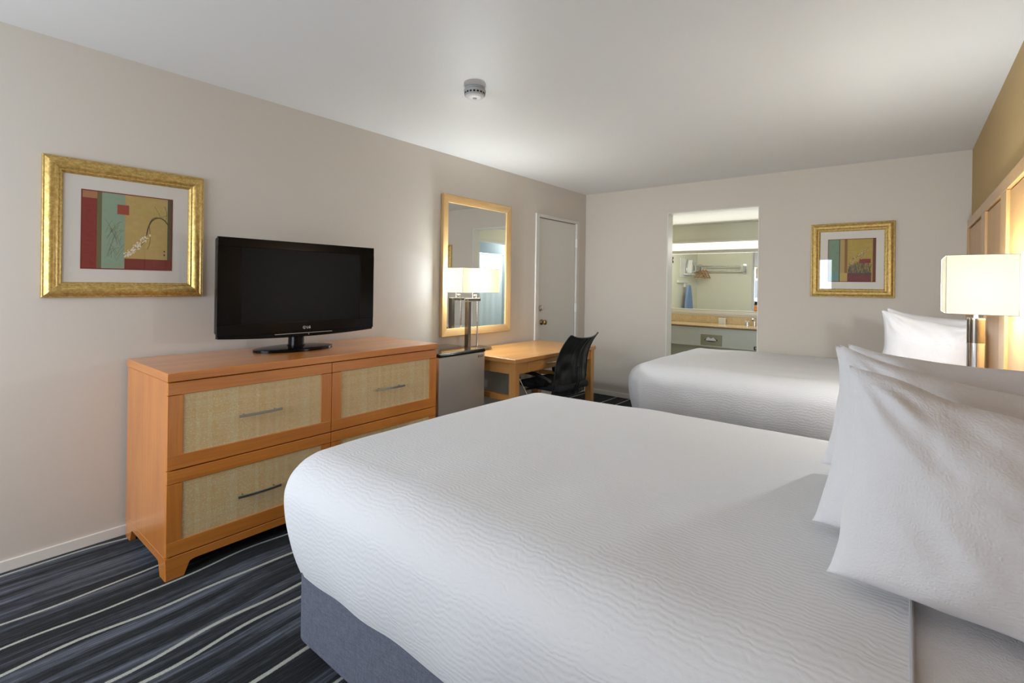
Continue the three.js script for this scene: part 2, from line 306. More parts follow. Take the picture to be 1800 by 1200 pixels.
// ---------------------------------------------------------------- framed pictures
function frameGeo(w, h, prof) {   // in the xy plane, profile points [inset, height]
  const parts = [];
  const corner = (d) => [[-w / 2 + d, -h / 2 + d], [w / 2 - d, -h / 2 + d], [w / 2 - d, h / 2 - d], [-w / 2 + d, h / 2 - d]];
  for (let s = 0; s < 4; s++) {
    const pos = [], uv = [], idx = []; let acc = 0;
    for (let k = 0; k < prof.length; k++) {
      const c = corner(prof[k][0]), a = c[s], b = c[(s + 1) % 4];
      if (k) acc += Math.hypot(prof[k][0] - prof[k - 1][0], prof[k][1] - prof[k - 1][1]);
      pos.push(a[0], a[1], prof[k][1], b[0], b[1], prof[k][1]);
      const la = s % 2 ? a[1] : a[0], lb = s % 2 ? b[1] : b[0];
      uv.push(la + s * .37, acc, lb + s * .37, acc);
    }
    for (let k = 0; k + 1 < prof.length; k++) { const i = 2 * k; idx.push(i, i + 1, i + 3, i, i + 3, i + 2); }
    const g = new THREE.BufferGeometry(); g.setAttribute('position', new THREE.Float32BufferAttribute(pos, 3)); g.setAttribute('uv', new THREE.Float32BufferAttribute(uv, 2)); g.setIndex(idx); g.computeVertexNormals();
    parts.push(g);
  }
  return mergeGeometries(parts.map(g => g.toNonIndexed()));
}
const goldProfile = [[0, 0], [0, .016], [.004, .02], [.008, .018], [.012, .022], [.02, .030], [.032, .034], [.045, .031], [.055, .022], [.058, .018], [.061, .021], [.065, .019], [.068, .014], [.072, .014], [.074, .008], [.074, 0]];
function canvasTex(w, h, draw) {
  const c = document.createElement('canvas'); c.width = w; c.height = h; draw(c.getContext('2d'), w, h);
  const t = new THREE.CanvasTexture(c); t.colorSpace = THREE.SRGBColorSpace; return t;
}
function picture(name, label, w, h, pr, printTex, pos, turn) {
  const g = group(name, label, 'picture', pos, 'gold framed prints'); g.rotation.y = turn;
  mesh('frame', frameGeo(w, h, goldProfile), M.gold, g);
  mesh('mat_board', bb(-w / 2 + .06, w / 2 - .06, -h / 2 + .06, h / 2 - .06, 0.001, 0.008, 0), M.mat, g);
  mesh('inner_mat', bb(pr[0], pr[1], pr[2], pr[3], 0.008, 0.0092, 0), M.redMat, g);
  const pw = pr[1] - pr[0] - .010, ph = pr[3] - pr[2] - .010;
  mesh('print', new THREE.PlaneGeometry(pw, ph).translate((pr[0] + pr[1]) / 2, (pr[2] + pr[3]) / 2, 0.0098), std({ map: printTex, roughness: 0.85 }), g);
  mesh('glass', bb(-w / 2 + .068, w / 2 - .068, -h / 2 + .068, h / 2 - .068, 0.0125, 0.0145, 0), M.glass, g);
  return g;
}
const blossomPrint = canvasTex(760, 780, (c, w, h) => {
  reseed(31);
  const R = (x, y, a, b, col) => { c.fillStyle = col; c.fillRect(x * w, y * h, a * w, b * h); };
  R(0, 0, 1, 1, '#a08a4c'); R(0, 0, .15, 1, '#8a3030'); R(0, 0, .15, .09, '#b07a58');
  for (let i = 0; i < 60; i++) R(.01 + rnd() * .13, .1 + rnd() * .85, .02 + .05 * rnd(), .01 + .02 * rnd(), `rgba(${110 + 30 * rnd() | 0},36,42,.35)`);
  R(.15, 0, .05, 1, '#6e6a48'); R(.2, 0, .25, 1, '#8fa690');
  for (let i = 0; i < 140; i++) R(.2 + rnd() * .23, rnd() * .95, .02 + .05 * rnd(), .02 + .05 * rnd(), `rgba(${130 + 30 * rnd() | 0},${160 + 20 * rnd() | 0},${138 + 20 * rnd() | 0},.25)`);
  R(.45, 0, .5, .86, '#bda365');
  for (let i = 0; i < 200; i++) R(.45 + rnd() * .46, rnd() * .8, .02 + .06 * rnd(), .02 + .06 * rnd(), `rgba(${180 + 30 * rnd() | 0},${158 + 24 * rnd() | 0},${94 + 34 * rnd() | 0},.22)`);
  R(.95, 0, .05, .86, '#54503c'); R(.45, .86, .55, .14, '#7e2c2c');
  c.lineCap = 'round';
  for (let i = 0; i < 34; i++) { c.strokeStyle = `rgba(${78 + 30 * rnd() | 0},${86 + 20 * rnd() | 0},62,.7)`; c.lineWidth = 1.5 + 2 * rnd(); const x = .22 + .2 * rnd(), y = .5 + .48 * rnd(), d = (rnd() - .4) * .22; c.beginPath(); c.moveTo(x * w, y * h); c.quadraticCurveTo((x + d * .4) * w, (y - .12) * h, clamp(x + d, .21, .445) * w, (y - .08 - .1 * rnd()) * h); c.stroke(); }
  R(.365, .14, .13, .13, '#a04a3a');
  const br = (pts, lw, col) => { c.strokeStyle = col; c.lineWidth = lw; c.beginPath(); c.moveTo(pts[0][0] * w, pts[0][1] * h); for (let i = 1; i < pts.length - 1; i++) { const mx = (pts[i][0] + pts[i + 1][0]) / 2, my = (pts[i][1] + pts[i + 1][1]) / 2; c.quadraticCurveTo(pts[i][0] * w, pts[i][1] * h, mx * w, my * h); } const e = pts[pts.length - 1]; c.lineTo(e[0] * w, e[1] * h); c.stroke(); };
  br([[.99, .42], [.93, .30], [.84, .26], [.76, .31], [.72, .40], [.70, .52]], 12, '#51472f');
  br([[.84, .27], [.78, .26], [.735, .35]], 6, '#51472f'); br([[.73, .4], [.745, .52], [.74, .64], [.71, .72]], 5, '#6b5630');
  br([[.70, .5], [.69, .58], [.65, .66], [.58, .74], [.46, .80]], 5, '#75592c'); br([[.86, .26], [.83, .18], [.79, .12]], 3, '#5f5535'); br([[.93, .3], [.95, .2], [.91, .1]], 4, '#5f5535'); br([[.95, .22], [.87, .26]], 3, '#5f5535');
  for (let i = 0; i < 120; i++) { const t = rnd(), x = lerp(.71, .47, t ** .8) + .07 * (rnd() - .5), y = lerp(.5, .82, t ** .6) + .05 * (rnd() - .5); c.fillStyle = rnd() < .5 ? '#ece4d2' : '#e4d8c0'; c.beginPath(); c.arc(x * w, y * h, 3 + 6 * rnd(), 0, 7); c.fill(); }
  for (let i = 0; i < 30; i++) { const t = rnd(), x = lerp(.71, .47, t) + .05 * (rnd() - .5), y = lerp(.52, .81, t) + .03 * (rnd() - .5); c.fillStyle = '#8a5a2e'; c.beginPath(); c.arc(x * w, y * h, 2, 0, 7); c.fill(); }
  R(.905, .73, .018, .02, '#4a3f2a'); R(.905, .78, .018, .024, '#4a3f2a');
});
const flowerPrint = canvasTex(720, 780, (c, w, h) => {
  reseed(77);
  const R = (x, y, a, b, col) => { c.fillStyle = col; c.fillRect(x * w, y * h, a * w, b * h); };
  R(0, 0, 1, 1, '#b39a4e'); R(0, 0, .235, 1, '#7e9580'); R(0, .8, .235, .2, '#6f9a92'); R(.235, 0, .02, 1, '#4f5a48'); R(.255, 0, .1, 1, '#b59a68'); R(.355, 0, .06, 1, '#93683a'); R(.255, .8, .16, .2, '#c2aa5e');
  for (let i = 0; i < 170; i++) R(.42 + rnd() * .5, rnd() * .55, .02 + .06 * rnd(), .02 + .07 * rnd(), `rgba(${170 + 34 * rnd() | 0},${150 + 26 * rnd() | 0},${70 + 26 * rnd() | 0},.25)`);
  for (let i = 0; i < 60; i++) R(rnd() * .2, rnd() * .75, .02 + .05 * rnd(), .02 + .08 * rnd(), `rgba(${110 + 30 * rnd() | 0},${136 + 26 * rnd() | 0},${112 + 26 * rnd() | 0},.3)`);
  R(.42, .8, .5, .2, '#7c3e42'); R(.95, 0, .05, 1, '#6e4630');
  for (let i = 0; i < 420; i++) { const x = .43 + .49 * rnd(), top = .5 + .12 * Math.abs(x - .7) / .3, y = lerp(top, .82, rnd()); R(x, y, .006 + .01 * rnd(), .02 + .07 * rnd(), `rgba(${64 + 40 * rnd() | 0},${66 + 34 * rnd() | 0},${66 + 30 * rnd() | 0},.55)`); }
  R(.67, .47, .24, .10, '#8c3b3c');
  for (let i = 0; i < 150; i++) { const t = rnd(), x = lerp(.45, .86, t) + .06 * (rnd() - .5), y = lerp(.58, .24, t) + .16 * (rnd() - .4); c.fillStyle = ['#d8c8ae', '#c8b49a', '#4a3a3a', '#b8a094'][rnd() * 4 | 0]; c.beginPath(); c.arc(x * w, y * h, 2 + 5 * rnd(), 0, 7); c.fill(); }
  c.strokeStyle = '#4d5a48'; c.lineWidth = 2; for (let i = 0; i < 12; i++) { const x = .03 + .17 * rnd(), y = .1 + .6 * rnd(); c.beginPath(); c.moveTo(x * w, y * h); c.lineTo((x + .08 * (rnd() - .3)) * w, (y - .03 + .05 * rnd()) * h); c.stroke(); }
});
picture('framed_picture', 'large gold framed blossom print on the wall left of the television', 0.666, 0.666, [-0.194, 0.186, -0.194, 0.193], blossomPrint, [0.001, 1.555, 4.592], Math.PI / 2);
picture('framed_picture', 'gold framed print with dark flowers on the end wall above the far bed', 0.618, 0.664, [-0.176, 0.178, -0.196, 0.190], flowerPrint, [2.732, 1.578, 0.001], 0);

// ---------------------------------------------------------------- wall mirror
{
  const w = 0.925, h = 1.235, g = group('wall_mirror', 'tall wall mirror in a light maple frame above the desk', 'mirror', [0.005, 1.47, 1.972]); g.rotation.y = Math.PI / 2 - 0.002;
  const prof = [[0, 0], [0, .028], [.004, .032], [.064, .024], [.068, .020], [.068, 0]];
  mesh('frame', frameGeo(w, h, prof), M.maple, g);
  mesh('mirror_glass', bb(-w / 2 + .066, w / 2 - .066, -h / 2 + .066, h / 2 - .066, 0.008, 0.014, 0), M.mirror, g);
}
// ---------------------------------------------------------------- dresser
{
  const X1 = 0.632, Z0 = 3.035, Z1 = 4.597, g = group('dresser', 'low wooden dresser with four woven cane drawers under the television', 'dresser');
  mesh('top', bb(0.02, X1 + 0.008, 0.868, 0.907, Z0 - 0.004, Z1 + 0.004, 0.004, 'z'), M.wood, g);
  mesh('side_panel', bb(0.025, X1 - 0.012, 0.098, 0.866, Z1 - 0.02, Z1, 0.003, 'y'), M.wood, g);
  mesh('side_panel', bb(0.025, X1 - 0.012, 0.098, 0.866, Z0, Z0 + 0.02, 0.003, 'y'), M.wood, g);
  mesh('back_panel', bb(0.025, 0.035, 0.1, 0.866, Z0 + .02, Z1 - .02, 0, 'z'), M.wood, g);
  mesh('inner_carcass', bb(0.035, X1 - 0.03, 0.1, 0.864, Z0 + .021, Z1 - .021, 0, 'z'), M.wood, g);
  // plinth with cut-out, leaving tapered feet
  const plinth = (len) => { const s = new THREE.Shape(); const f0 = .085, f1 = .105; s.moveTo(0, .096); s.lineTo(0.004, 0); s.lineTo(f0 - .014, 0); s.lineTo(f1 - .012, .055); s.quadraticCurveTo(f1, .062, f1 + .02, .062); s.lineTo(len - f1 - .02, .062); s.quadraticCurveTo(len - f1, .062, len - f1 + .012, .055); s.lineTo(len - f0 + .014, 0); s.lineTo(len - .004, 0); s.lineTo(len, .096); s.closePath(); return new THREE.ExtrudeGeometry(s, { depth: .022, bevelEnabled: true, bevelSize: .0015, bevelThickness: .0015, bevelSegments: 1 }); };
  const fz = Z1 - Z0;
  mesh('plinth', plinth(fz).rotateY(Math.PI / 2).translate(X1 - .024, 0, Z1), M.wood, g);
  mesh('plinth', plinth(X1 - .03).translate(.028, 0, Z1 - .024), M.wood, g);
  mesh('plinth', plinth(X1 - .03).translate(.028, 0, Z0 + .002), M.wood, g);
  const zm = 3.816;
  const drawers = [[zm + .0015, Z1 - .001, .480, .864], [Z0 + .001, zm - .0015, .480, .864], [zm + .0015, Z1 - .001, .102, .475], [Z0 + .001, zm - .0015, .102, .475]];
  const bar = new THREE.Shape(); bar.moveTo(-.102, 0); bar.quadraticCurveTo(0, .016, .102, 0); bar.lineTo(.102, .005); bar.quadraticCurveTo(0, .022, -.102, .005); bar.closePath();
  drawers.forEach(([a, b, y0, y1], i) => {
    const d = new THREE.Group(); d.name = 'drawer'; g.add(d);
    const fwT = 0.058, fwS = 0.06, xf0 = X1 - .02, xf1 = X1;
    mesh('frame', merge([bb(xf0, xf1, y0, y0 + fwT + .004, a, b, .0025, 'z'), bb(xf0, xf1, y1 - fwT + .002, y1, a, b, .0025, 'z'), bb(xf0, xf1 - .0006, y0 + fwT, y1 - fwT, a, a + fwS, .002, 'y'), bb(xf0, xf1 - .0006, y0 + fwT, y1 - fwT, b - fwS, b, .002, 'y')]), M.wood, d);
    mesh('woven_panel', bb(xf0 + .002, xf1 - .005, y0 + fwT - .004, y1 - fwT + .004, a + fwS - .004, b - fwS + .004, 0, 'z'), M.cane, d);
    const zc = (a + b) / 2, yc = (y0 + y1) / 2 - (i > 1 ? .008 : .004);
    const hb = new THREE.ExtrudeGeometry(bar, { depth: .011, bevelEnabled: true, bevelSize: .001, bevelThickness: .001, bevelSegments: 1, curveSegments: 14 });
    hb.rotateX(Math.PI / 2).rotateY(Math.PI / 2).translate(xf1 + .020, yc + .005, zc);
    mesh('handle', merge([hb, rod([xf1 - .006, yc, zc - .075], [xf1 + .03, yc, zc - .075], .004), rod([xf1 - .006, yc, zc + .075], [xf1 + .03, yc, zc + .075], .004)]), M.nickel, d);
  });
}
// ---------------------------------------------------------------- television
const font = await new FontLoader().loadAsync('fonts/droid/droid_sans_bold.typeface.json');
{
  const g = group('television', 'black flat screen television on an oval stand on the dresser', 'television');
  const z0 = 3.316, z1 = 4.286, y0 = 1.012, y1 = 1.547, x = .30;
  mesh('housing', merge([bb(.245, .29, y0 + .01, y1 - .004, z0 + .004, z1 - .004, .012), bb(.205, .25, y0 + .06, y1 - .08, z0 + .12, z1 - .12, .02)]), M.blackPlastic, g);
  const sz0 = 3.421, sz1 = 4.165, sy0 = 1.077, sy1 = 1.497;
  mesh('bezel', merge([bb(.286, x, y0, sy0, z0, z1, .003), bb(.286, x, sy1, y1, z0, z1, .003), bb(.286, x, sy0, sy1, z0, sz0, .001), bb(.286, x, sy0, sy1, sz1, z1, .001)]), M.blackGloss, g);
  mesh('screen', bb(.284, .296, sy0 - .001, sy1 + .001, sz0 - .001, sz1 + .001, 0), M.screen, g);
  // curved speaker bar along the bottom
  const s = new THREE.Shape(); s.moveTo(-.475, 0); s.quadraticCurveTo(0, -.034, .475, 0); s.lineTo(.475, .02); s.lineTo(-.475, .02); s.closePath();
  mesh('speaker_bar', new THREE.ExtrudeGeometry(s, { depth: .03, bevelEnabled: true, bevelSize: .003, bevelThickness: .003, bevelSegments: 2, curveSegments: 24 }).rotateY(Math.PI / 2).translate(.266, y0 - .008, (z0 + z1) / 2), M.blackGloss, g);
  mesh('speaker_trim', bb(.2965, .3012, y0 - .0075, y0 - .0045, 3.62, 3.98, .0008), M.silver, g);
  mesh('indicator', new THREE.SphereGeometry(.0028, 10, 8).translate(.300, y0 - .014, 3.775), M.silver, g);
  const oval = new THREE.CylinderGeometry(1, 1, 1, 64); oval.scale(.145, .012, .235).translate(.255, .9145, 3.84);
  const dome = new THREE.SphereGeometry(1, 48, 16, 0, Math.PI * 2, 0, Math.PI / 2).scale(.14, .012, .228).translate(.255, .9195, 3.84);
  mesh('stand_base', merge([oval, dome]), M.blackGloss, g);
  mesh('stand_neck', merge([cyl(.046, .042, .918, 1.03, .255, 3.83), cyl(.05, .05, .918, .935, .255, 3.83)]), M.blackGloss, g);
  // maker's mark: round emblem and two letters
  const t = new TextGeometry('LG', { font, size: .015, depth: .0008, curveSegments: 4 }); t.rotateY(Math.PI / 2).translate(x, 1.031, 3.790);
  const ring = new THREE.TorusGeometry(.0085, .0013, 8, 28, Math.PI * 1.72).rotateZ(.15).rotateY(Math.PI / 2).translate(x + .0006, 1.0385, 3.803);
  mesh('emblem', merge([t, ring, bb(x, x + .001, 1.0335, 1.0425, 3.8035, 3.8055, 0), bb(x, x + .001, 1.0335, 1.0352, 3.7985, 3.8045, 0), bb(x, x + .001, 1.0375, 1.0392, 3.7945, 3.800, 0)]), M.silver, g);
}
// ---------------------------------------------------------------- refrigerator
{
  const g = group('refrigerator', 'small stainless steel bar refrigerator between the dresser and desk', 'refrigerator');
  const z0 = 2.375, z1 = 2.872, xf = .48, yt = .795;
  mesh('cabinet', bb(.03, xf - .05, .02, yt - .012, z0, z1, .006), M.blackPlastic, g);
  mesh('top', bb(.03, xf - .045, yt - .012, yt, z0 - .001, z1 + .001, .004), phys({ color: css(12, 12, 13), roughness: .12, clearcoat: 1, clearcoatRoughness: .05 }), g);
  mesh('door', bb(xf - .045, xf, .06, yt - .024, z0, z1, .006, 'y'), M.steel, g);
  mesh('door_trim', merge([bb(xf - .046, xf + .004, yt - .024, yt + .002, z0, z1, .008), bb(xf - .010, xf + .012, yt - .020, yt - .006, z0 + .004, z1 - .004, .005)]), M.blackGloss, g);
  mesh('badge', merge([bb(xf, xf + .0016, yt - .062, yt - .046, z0 + .022, z0 + .082, .0006)]), M.blackPlastic, g);
  mesh('badge_plate', bb(xf + .0012, xf + .0022, yt - .0585, yt - .0495, z0 + .028, z0 + .076, .0004), M.silver, g);
  for (const [a, b] of [[.06, z0 + .05], [.06, z1 - .05], [xf - .09, z0 + .05], [xf - .09, z1 - .05]]) mesh('foot', cyl(.018, .018, 0, .022, a, b, 16), M.blackPlastic, g);
}
// ---------------------------------------------------------------- desk
{
  const g = group('desk', 'light brown wooden writing desk under the wall mirror', 'desk');
  const x0 = .02, x1 = .737, z0 = 1.02, z1 = 2.303, yt = .722;
  mesh('desk_top', bb(x0, x1, yt - .034, yt, z0, z1, .004, 'z'), M.deskWood, g);
  const L = .062;
  for (const [a, b] of [[x1 - .012 - L, z1 - .012 - L], [x1 - .012 - L, z0 + .012], [x0 + .01, z1 - .012 - L], [x0 + .01, z0 + .012]]) mesh('leg', bb(a, a + L, 0, yt - .034, b, b + L, .004, 'y'), M.deskWood, g);
  const zi0 = z0 + .012 + L, zi1 = z1 - .012 - L, xi0 = x0 + .01 + L, xi1 = x1 - .012 - L;
  mesh('apron', bb(x1 - .052, x1 - .024, .595, yt - .034, zi0, zi1, .002, 'z'), M.deskWood, g);
  mesh('apron', bb(x0 + .02, x0 + .045, .595, yt - .034, zi0, zi1, .002, 'z'), M.deskWood, g);
  for (const zz of [z1 - .06, z0 + .035]) {
    mesh('apron', bb(xi0, xi1, .595, yt - .034, zz, zz + .025, .002, 'x'), M.deskWood, g);
    mesh('stretcher', bb(xi0, xi1, .375, .425, zz - .004, zz + .03, .003, 'x'), M.deskWood, g);
  }
  const d = mesh('drawer', bb(x1 - .03, x1 - .012, .602, yt - .04, 1.52, 2.11, .002, 'z'), M.deskWood, g);
  mesh('handle', merge([rod([x1 + .012, .648, 1.74], [x1 + .012, .648, 1.89], .005), rod([x1 - .014, .648, 1.76], [x1 + .012, .648, 1.76], .004), rod([x1 - .014, .648, 1.87], [x1 + .012, .648, 1.87], .004)]), M.nickel, d);
}
// ---------------------------------------------------------------- lamps
function shadeGeo(hx, hy, hz, t = .0025) {   // open rectangular sleeve
  return merge([bb(-hx, hx, -hy, hy, -hz, -hz + t, 0), bb(-hx, hx, -hy, hy, hz - t, hz, 0), bb(-hx, -hx + t, -hy, hy, -hz + t, hz - t, 0), bb(hx - t, hx, -hy, hy, -hz + t, hz - t, 0)]);
}
function shadeRims(hx, hy, hz) {
  const r = .0015, out = [];
  for (const y of [-hy, hy]) out.push(bb(-hx - r, hx + r, y - r, y + r, hz - r, hz + r, 0), bb(-hx - r, hx + r, y - r, y + r, -hz - r, -hz + r, 0), bb(-hx - r, -hx + r, y - r, y + r, -hz, hz, 0), bb(hx - r, hx + r, y - r, y + r, -hz, hz, 0));
  for (const x of [-hx, hx]) for (const z of [-hz, hz]) out.push(bb(x - r * .7, x + r * .7, -hy, hy, z - r * .7, z + r * .7, 0));
  return merge(out);
}
function lampLight(name, pos, cd) {
  const l = new THREE.PointLight(new THREE.Color().setRGB(0.85, 0.935, 1.0), cd, 0, 2); l.position.set(...pos); l.castShadow = true; l.shadow.radius = 2; l.name = name; scene.add(l);
}
{
  const g = group('table_lamp', 'brushed metal desk lamp with a long rectangular cream shade', 'lamp', [0.122, 0.722, 2.13], 'rectangular shade lamps');
  mesh('base', bb(-.075, .075, 0, .026, -.16, .16, .003), M.darkNickel, g);
  mesh('post', bb(-.022, .022, .026, .44, .058, .094, .002, 'y'), M.darkNickel, g);
  mesh('crossbar', bb(-.022, .022, .44, .465, -.062, .094, .002), M.darkNickel, g);
  mesh('thin_post', rod([0, .026, -.042], [0, .44, -.042], .008), M.chrome, g);
  const st = mesh('stem', merge([rod([0, .465, .018], [0, .60, .018], .009), rod([0, .49, .018], [0, .49, -.03], .006), rod([0, .465, -.03], [0, .496, -.03], .006)]), M.chrome, g);
  mesh('bulb', new THREE.SphereGeometry(.03, 20, 14).scale(1, 1.2, 1).translate(0, .628, .018), M.bulb, g);
  const s = mesh('lamp_shade', shadeGeo(.09, .106, .237).translate(0, .622, 0), M.shade, g);
  mesh('rim', merge([shadeRims(.09, .106, .237).translate(0, .622, 0)]), M.rim, s);
  mesh('shade_spider', merge([rod([0, .69, -.235], [0, .69, .235], .002), rod([0, .66, .018], [0, .69, .018], .003)]), M.chrome, g);
  lampLight('desk_lamp_light', [0.122, 0.722 + .628, 2.148], 3.05);
}
{
  const g = group('table_lamp', 'bedside lamp with stacked chrome cylinder column and rectangular cream shade', 'lamp', [3.368, 0.60, 2.27], 'rectangular shade lamps');
  mesh('base', bb(-.07, .07, 0, .02, -.10, .10, .003), M.chrome, g);
  mesh('column', cyl(.030, .030, .02, .478, 0, 0, 40), M.chrome, g);
  mesh('column', cyl(.0305, .0305, .482, .590, 0, 0, 40), M.darkNickel, g);
  mesh('collar', cyl(.0315, .0315, .477, .483, 0, 0, 40), M.chrome, g);
  mesh('collar', cyl(.0315, .0315, .588, .595, 0, 0, 40), M.chrome, g);
  mesh('stem', cyl(.007, .007, .594, .68, 0, 0, 16), M.whitePlastic, g);
  mesh('bulb', new THREE.SphereGeometry(.03, 20, 14).scale(1, 1.2, 1).translate(0, .72, 0), M.bulb, g);
  const s = mesh('lamp_shade', shadeGeo(.112, .127, .20).translate(0, .744, 0), M.shade, g);
  mesh('rim', shadeRims(.112, .127, .20).translate(0, .744, 0), M.rim, s);
  mesh('shade_spider', merge([rod([0, .84, -.198], [0, .84, .198], .002), rod([0, .68, 0], [0, .84, 0], .003)]), M.chrome, g);
  lampLight('bedside_lamp_light', [3.368, 1.32, 2.27], 2.5);
}
// nightstand carrying the bedside lamp
{
  const g = group('nightstand', 'wooden nightstand between the beds under the bedside lamp', 'nightstand', [3.27, 0, 2.245]);
  mesh('top', bb(-.235, .225, .572, .60, -.26, .26, .004, 'z'), M.wood, g);
  mesh('body', bb(-.21, .22, .08, .572, -.245, .245, .003, 'y'), M.wood, g);
  for (const y of [.10, .335]) { const d = mesh('drawer', bb(-.226, -.21, y, y + .225, -.24, .24, .003, 'z'), M.wood, g); mesh('handle', rod([-.245, y + .12, -.08], [-.245, y + .12, .08], .005), M.nickel, d); }
  for (const [a, b] of [[-.18, -.21], [-.18, .21], [.19, -.21], [.19, .21]]) mesh('foot', bb(a - .025, a + .025, 0, .08, b - .025, b + .025, .003, 'y'), M.wood, g);
}
// ---------------------------------------------------------------- beds
function coverlet(x0, x1, z0, z1, yb, yt, seed, tuckIn = .045) {
  const r = .17, rv = .15, ix0 = x0 + r, iz0 = z0 + r, iz1 = z1 - r, zc = (z0 + z1) / 2, hw = (z1 - z0) / 2;
  const n2 = (x, z, f, s) => noise(x * f + 50, z * f + 50, 997, 997, s + seed) - .5;
  const topY = (x, z) => {
    const foot = 1 - sstep(0, .6, x - ix0), side = Math.pow(Math.abs((z - zc) / hw), 3);
    return yt - .012 * foot - .012 * side + .012 * n2(x, z, 2.6, 1) + .005 * n2(x, z, 7, 2);
  };
  const hem = (s) => yb + .005 * Math.sin(s * 9 + seed) + .003 * Math.sin(s * 23);
  const place = (px, pz, dx, dz, l, s) => {   // l: 0..0.5 round the edge, 0.5..1 down to the hem
    const top = topY(px, pz), wave = .006 * n2(s, l * .6, 5, 5) * sstep(0, .6, l) + .004 * Math.sin(s * 14 + 3 * n2(s, 0, 2, 6)) * sstep(.5, 1, l);
    const a = Math.min(1, l / .55) * Math.PI / 2, q = Math.max(0, (l - .55) / .45);
    const o = r * Math.sin(a) + wave - tuckIn * q * q, y0 = top - rv * (1 - Math.cos(a));
    return [px + dx * o, lerp(y0, hem(s), q), pz + dz * o];
  };
  const parts = [];
  const nz = 80, nx = 90, m = 26, k = 12;
  parts.push(grid(nx, nz, (u, v) => { const x = lerp(ix0, x1, u), z = lerp(iz1, iz0, v); return [x, topY(x, z), z]; }, (u, v) => [lerp(ix0, x1, u), lerp(iz1, iz0, v)]));
  const hang = yt - yb;
  parts.push(grid(nz, m, (u, v) => { const z = lerp(iz0, iz1, u); return place(ix0, z, -1, 0, v, 10 + z); }, (u, v) => [ix0 - v * hang, lerp(iz0, iz1, u)]));
  parts.push(grid(nx, m, (u, v) => { const x = lerp(ix0, x1, u); return place(x, iz1, 0, 1, v, x); }, (u, v) => [lerp(ix0, x1, u), iz1 + v * hang]));
  parts.push(grid(nx, m, (u, v) => { const x = lerp(x1, ix0, u); return place(x, iz0, 0, -1, v, 20 + x); }, (u, v) => [lerp(x1, ix0, u), iz0 - v * hang]));
  parts.push(grid(k, m, (u, v) => { const a = u * Math.PI / 2; return place(ix0, iz1, -Math.cos(a), Math.sin(a), v, lerp(10 + iz1, ix0, u)); }, (u, v) => { const a = u * Math.PI / 2; return [ix0 - Math.cos(a) * v * hang, iz1 + Math.sin(a) * v * hang]; }));
  parts.push(grid(k, m, (u, v) => { const a = u * Math.PI / 2; return place(ix0, iz0, -Math.sin(a), -Math.cos(a), v, lerp(20 + ix0, 10 + iz0, u)); }, (u, v) => { const a = u * Math.PI / 2; return [ix0 - Math.sin(a) * v * hang, iz0 - Math.cos(a) * v * hang]; }));
  const g = mergeVertices(mergeGeometries(parts), 1e-5); g.computeVertexNormals();
  return { g, topY };
}
function baseBox(x0, x1, y0, y1, z0, z1) {   // box with rounded plan corners
  const c = .055, s = new THREE.Shape(), e = .006; const [a, b, d, f] = [x0 + e, x1 - e, -z1 + e, -z0 - e];
  s.moveTo(a + c, d); s.lineTo(b - c, d); s.quadraticCurveTo(b, d, b, d + c); s.lineTo(b, f - c); s.quadraticCurveTo(b, f, b - c, f); s.lineTo(a + c, f); s.quadraticCurveTo(a, f, a, f - c); s.lineTo(a, d + c); s.quadraticCurveTo(a, d, a + c, d);
  const g = new THREE.ExtrudeGeometry(s, { depth: y1 - y0 - 2 * e, bevelEnabled: true, bevelSize: e, bevelThickness: e, bevelSegments: 3, curveSegments: 10 }).rotateX(-Math.PI / 2).translate(0, y0 + e, 0);
  return uvBox(strip(g), 'x');
}
function bed(z0, z1, yt, seed, labels) {   // z0..z1: fabric base
  const b = group('bed', labels[0], 'bed', [0, 0, 0], 'two double beds');
  mesh('box_base', baseBox(1.405, 3.46, .03, .36, z0, z1), M.greyFabric, b);
  mesh('mattress', bb(1.43, 3.46, .36, yt - .1, z0 + .03, z1 - .03, .05), M.cotton, b);
  for (const [x, z] of [[1.5, z0 + .12], [1.5, z1 - .12], [3.3, z0 + .12], [3.3, z1 - .12]]) mesh('leg', cyl(.025, .03, 0, .035, x, z, 16), M.blackPlastic, b);
  const sh = coverlet(1.352, 3.462, z0 - .034, z1 + .034, .31, yt - .012, seed, .03);
  mesh('sheet', sh.g, M.cotton, b);
  const c = coverlet(1.318, 3.137, z0 - .068, z1 + .068, .282, yt, seed, .055);
  const cv = mesh('coverlet', c.g, M.coverlet); tag(cv, labels[1], 'coverlet', 'white coverlets');
  const hemLine = []; for (let i = 0; i <= 40; i++) { const z = lerp(z0 + .12, z1 - .12, i / 40); hemLine.push([3.137, c.topY(3.137, z) + .0005, z]); }
  for (let i = 1; i <= 5; i++) { const a = i * .3, d = .15 * (1 - Math.cos(a)), o = .17 * Math.sin(a); hemLine.push([3.137, c.topY(3.137, z1 - .11) - d, z1 - .11 + o]); hemLine.unshift([3.137, c.topY(3.137, z0 + .11) - d, z0 + .11 - o]); }
  mesh('hem', tube(hemLine, .004, 120, 8), M.cotton, cv);
  return (x, z) => x < 3.15 ? c.topY(x, z) + .004 : lerp(c.topY(x, z) + .004, sh.topY(x, z) + .002, sstep(3.15, 3.2, x));
}
const nearTop = bed(2.925, 4.415, .712, 3, ['bed nearest the camera with a dark grey fabric base', 'white rippled coverlet on the bed nearest the camera']);
const farTop = bed(.075, 1.575, .708, 8, ['far bed beside the end wall', 'white rippled coverlet on the far bed by the end wall']);

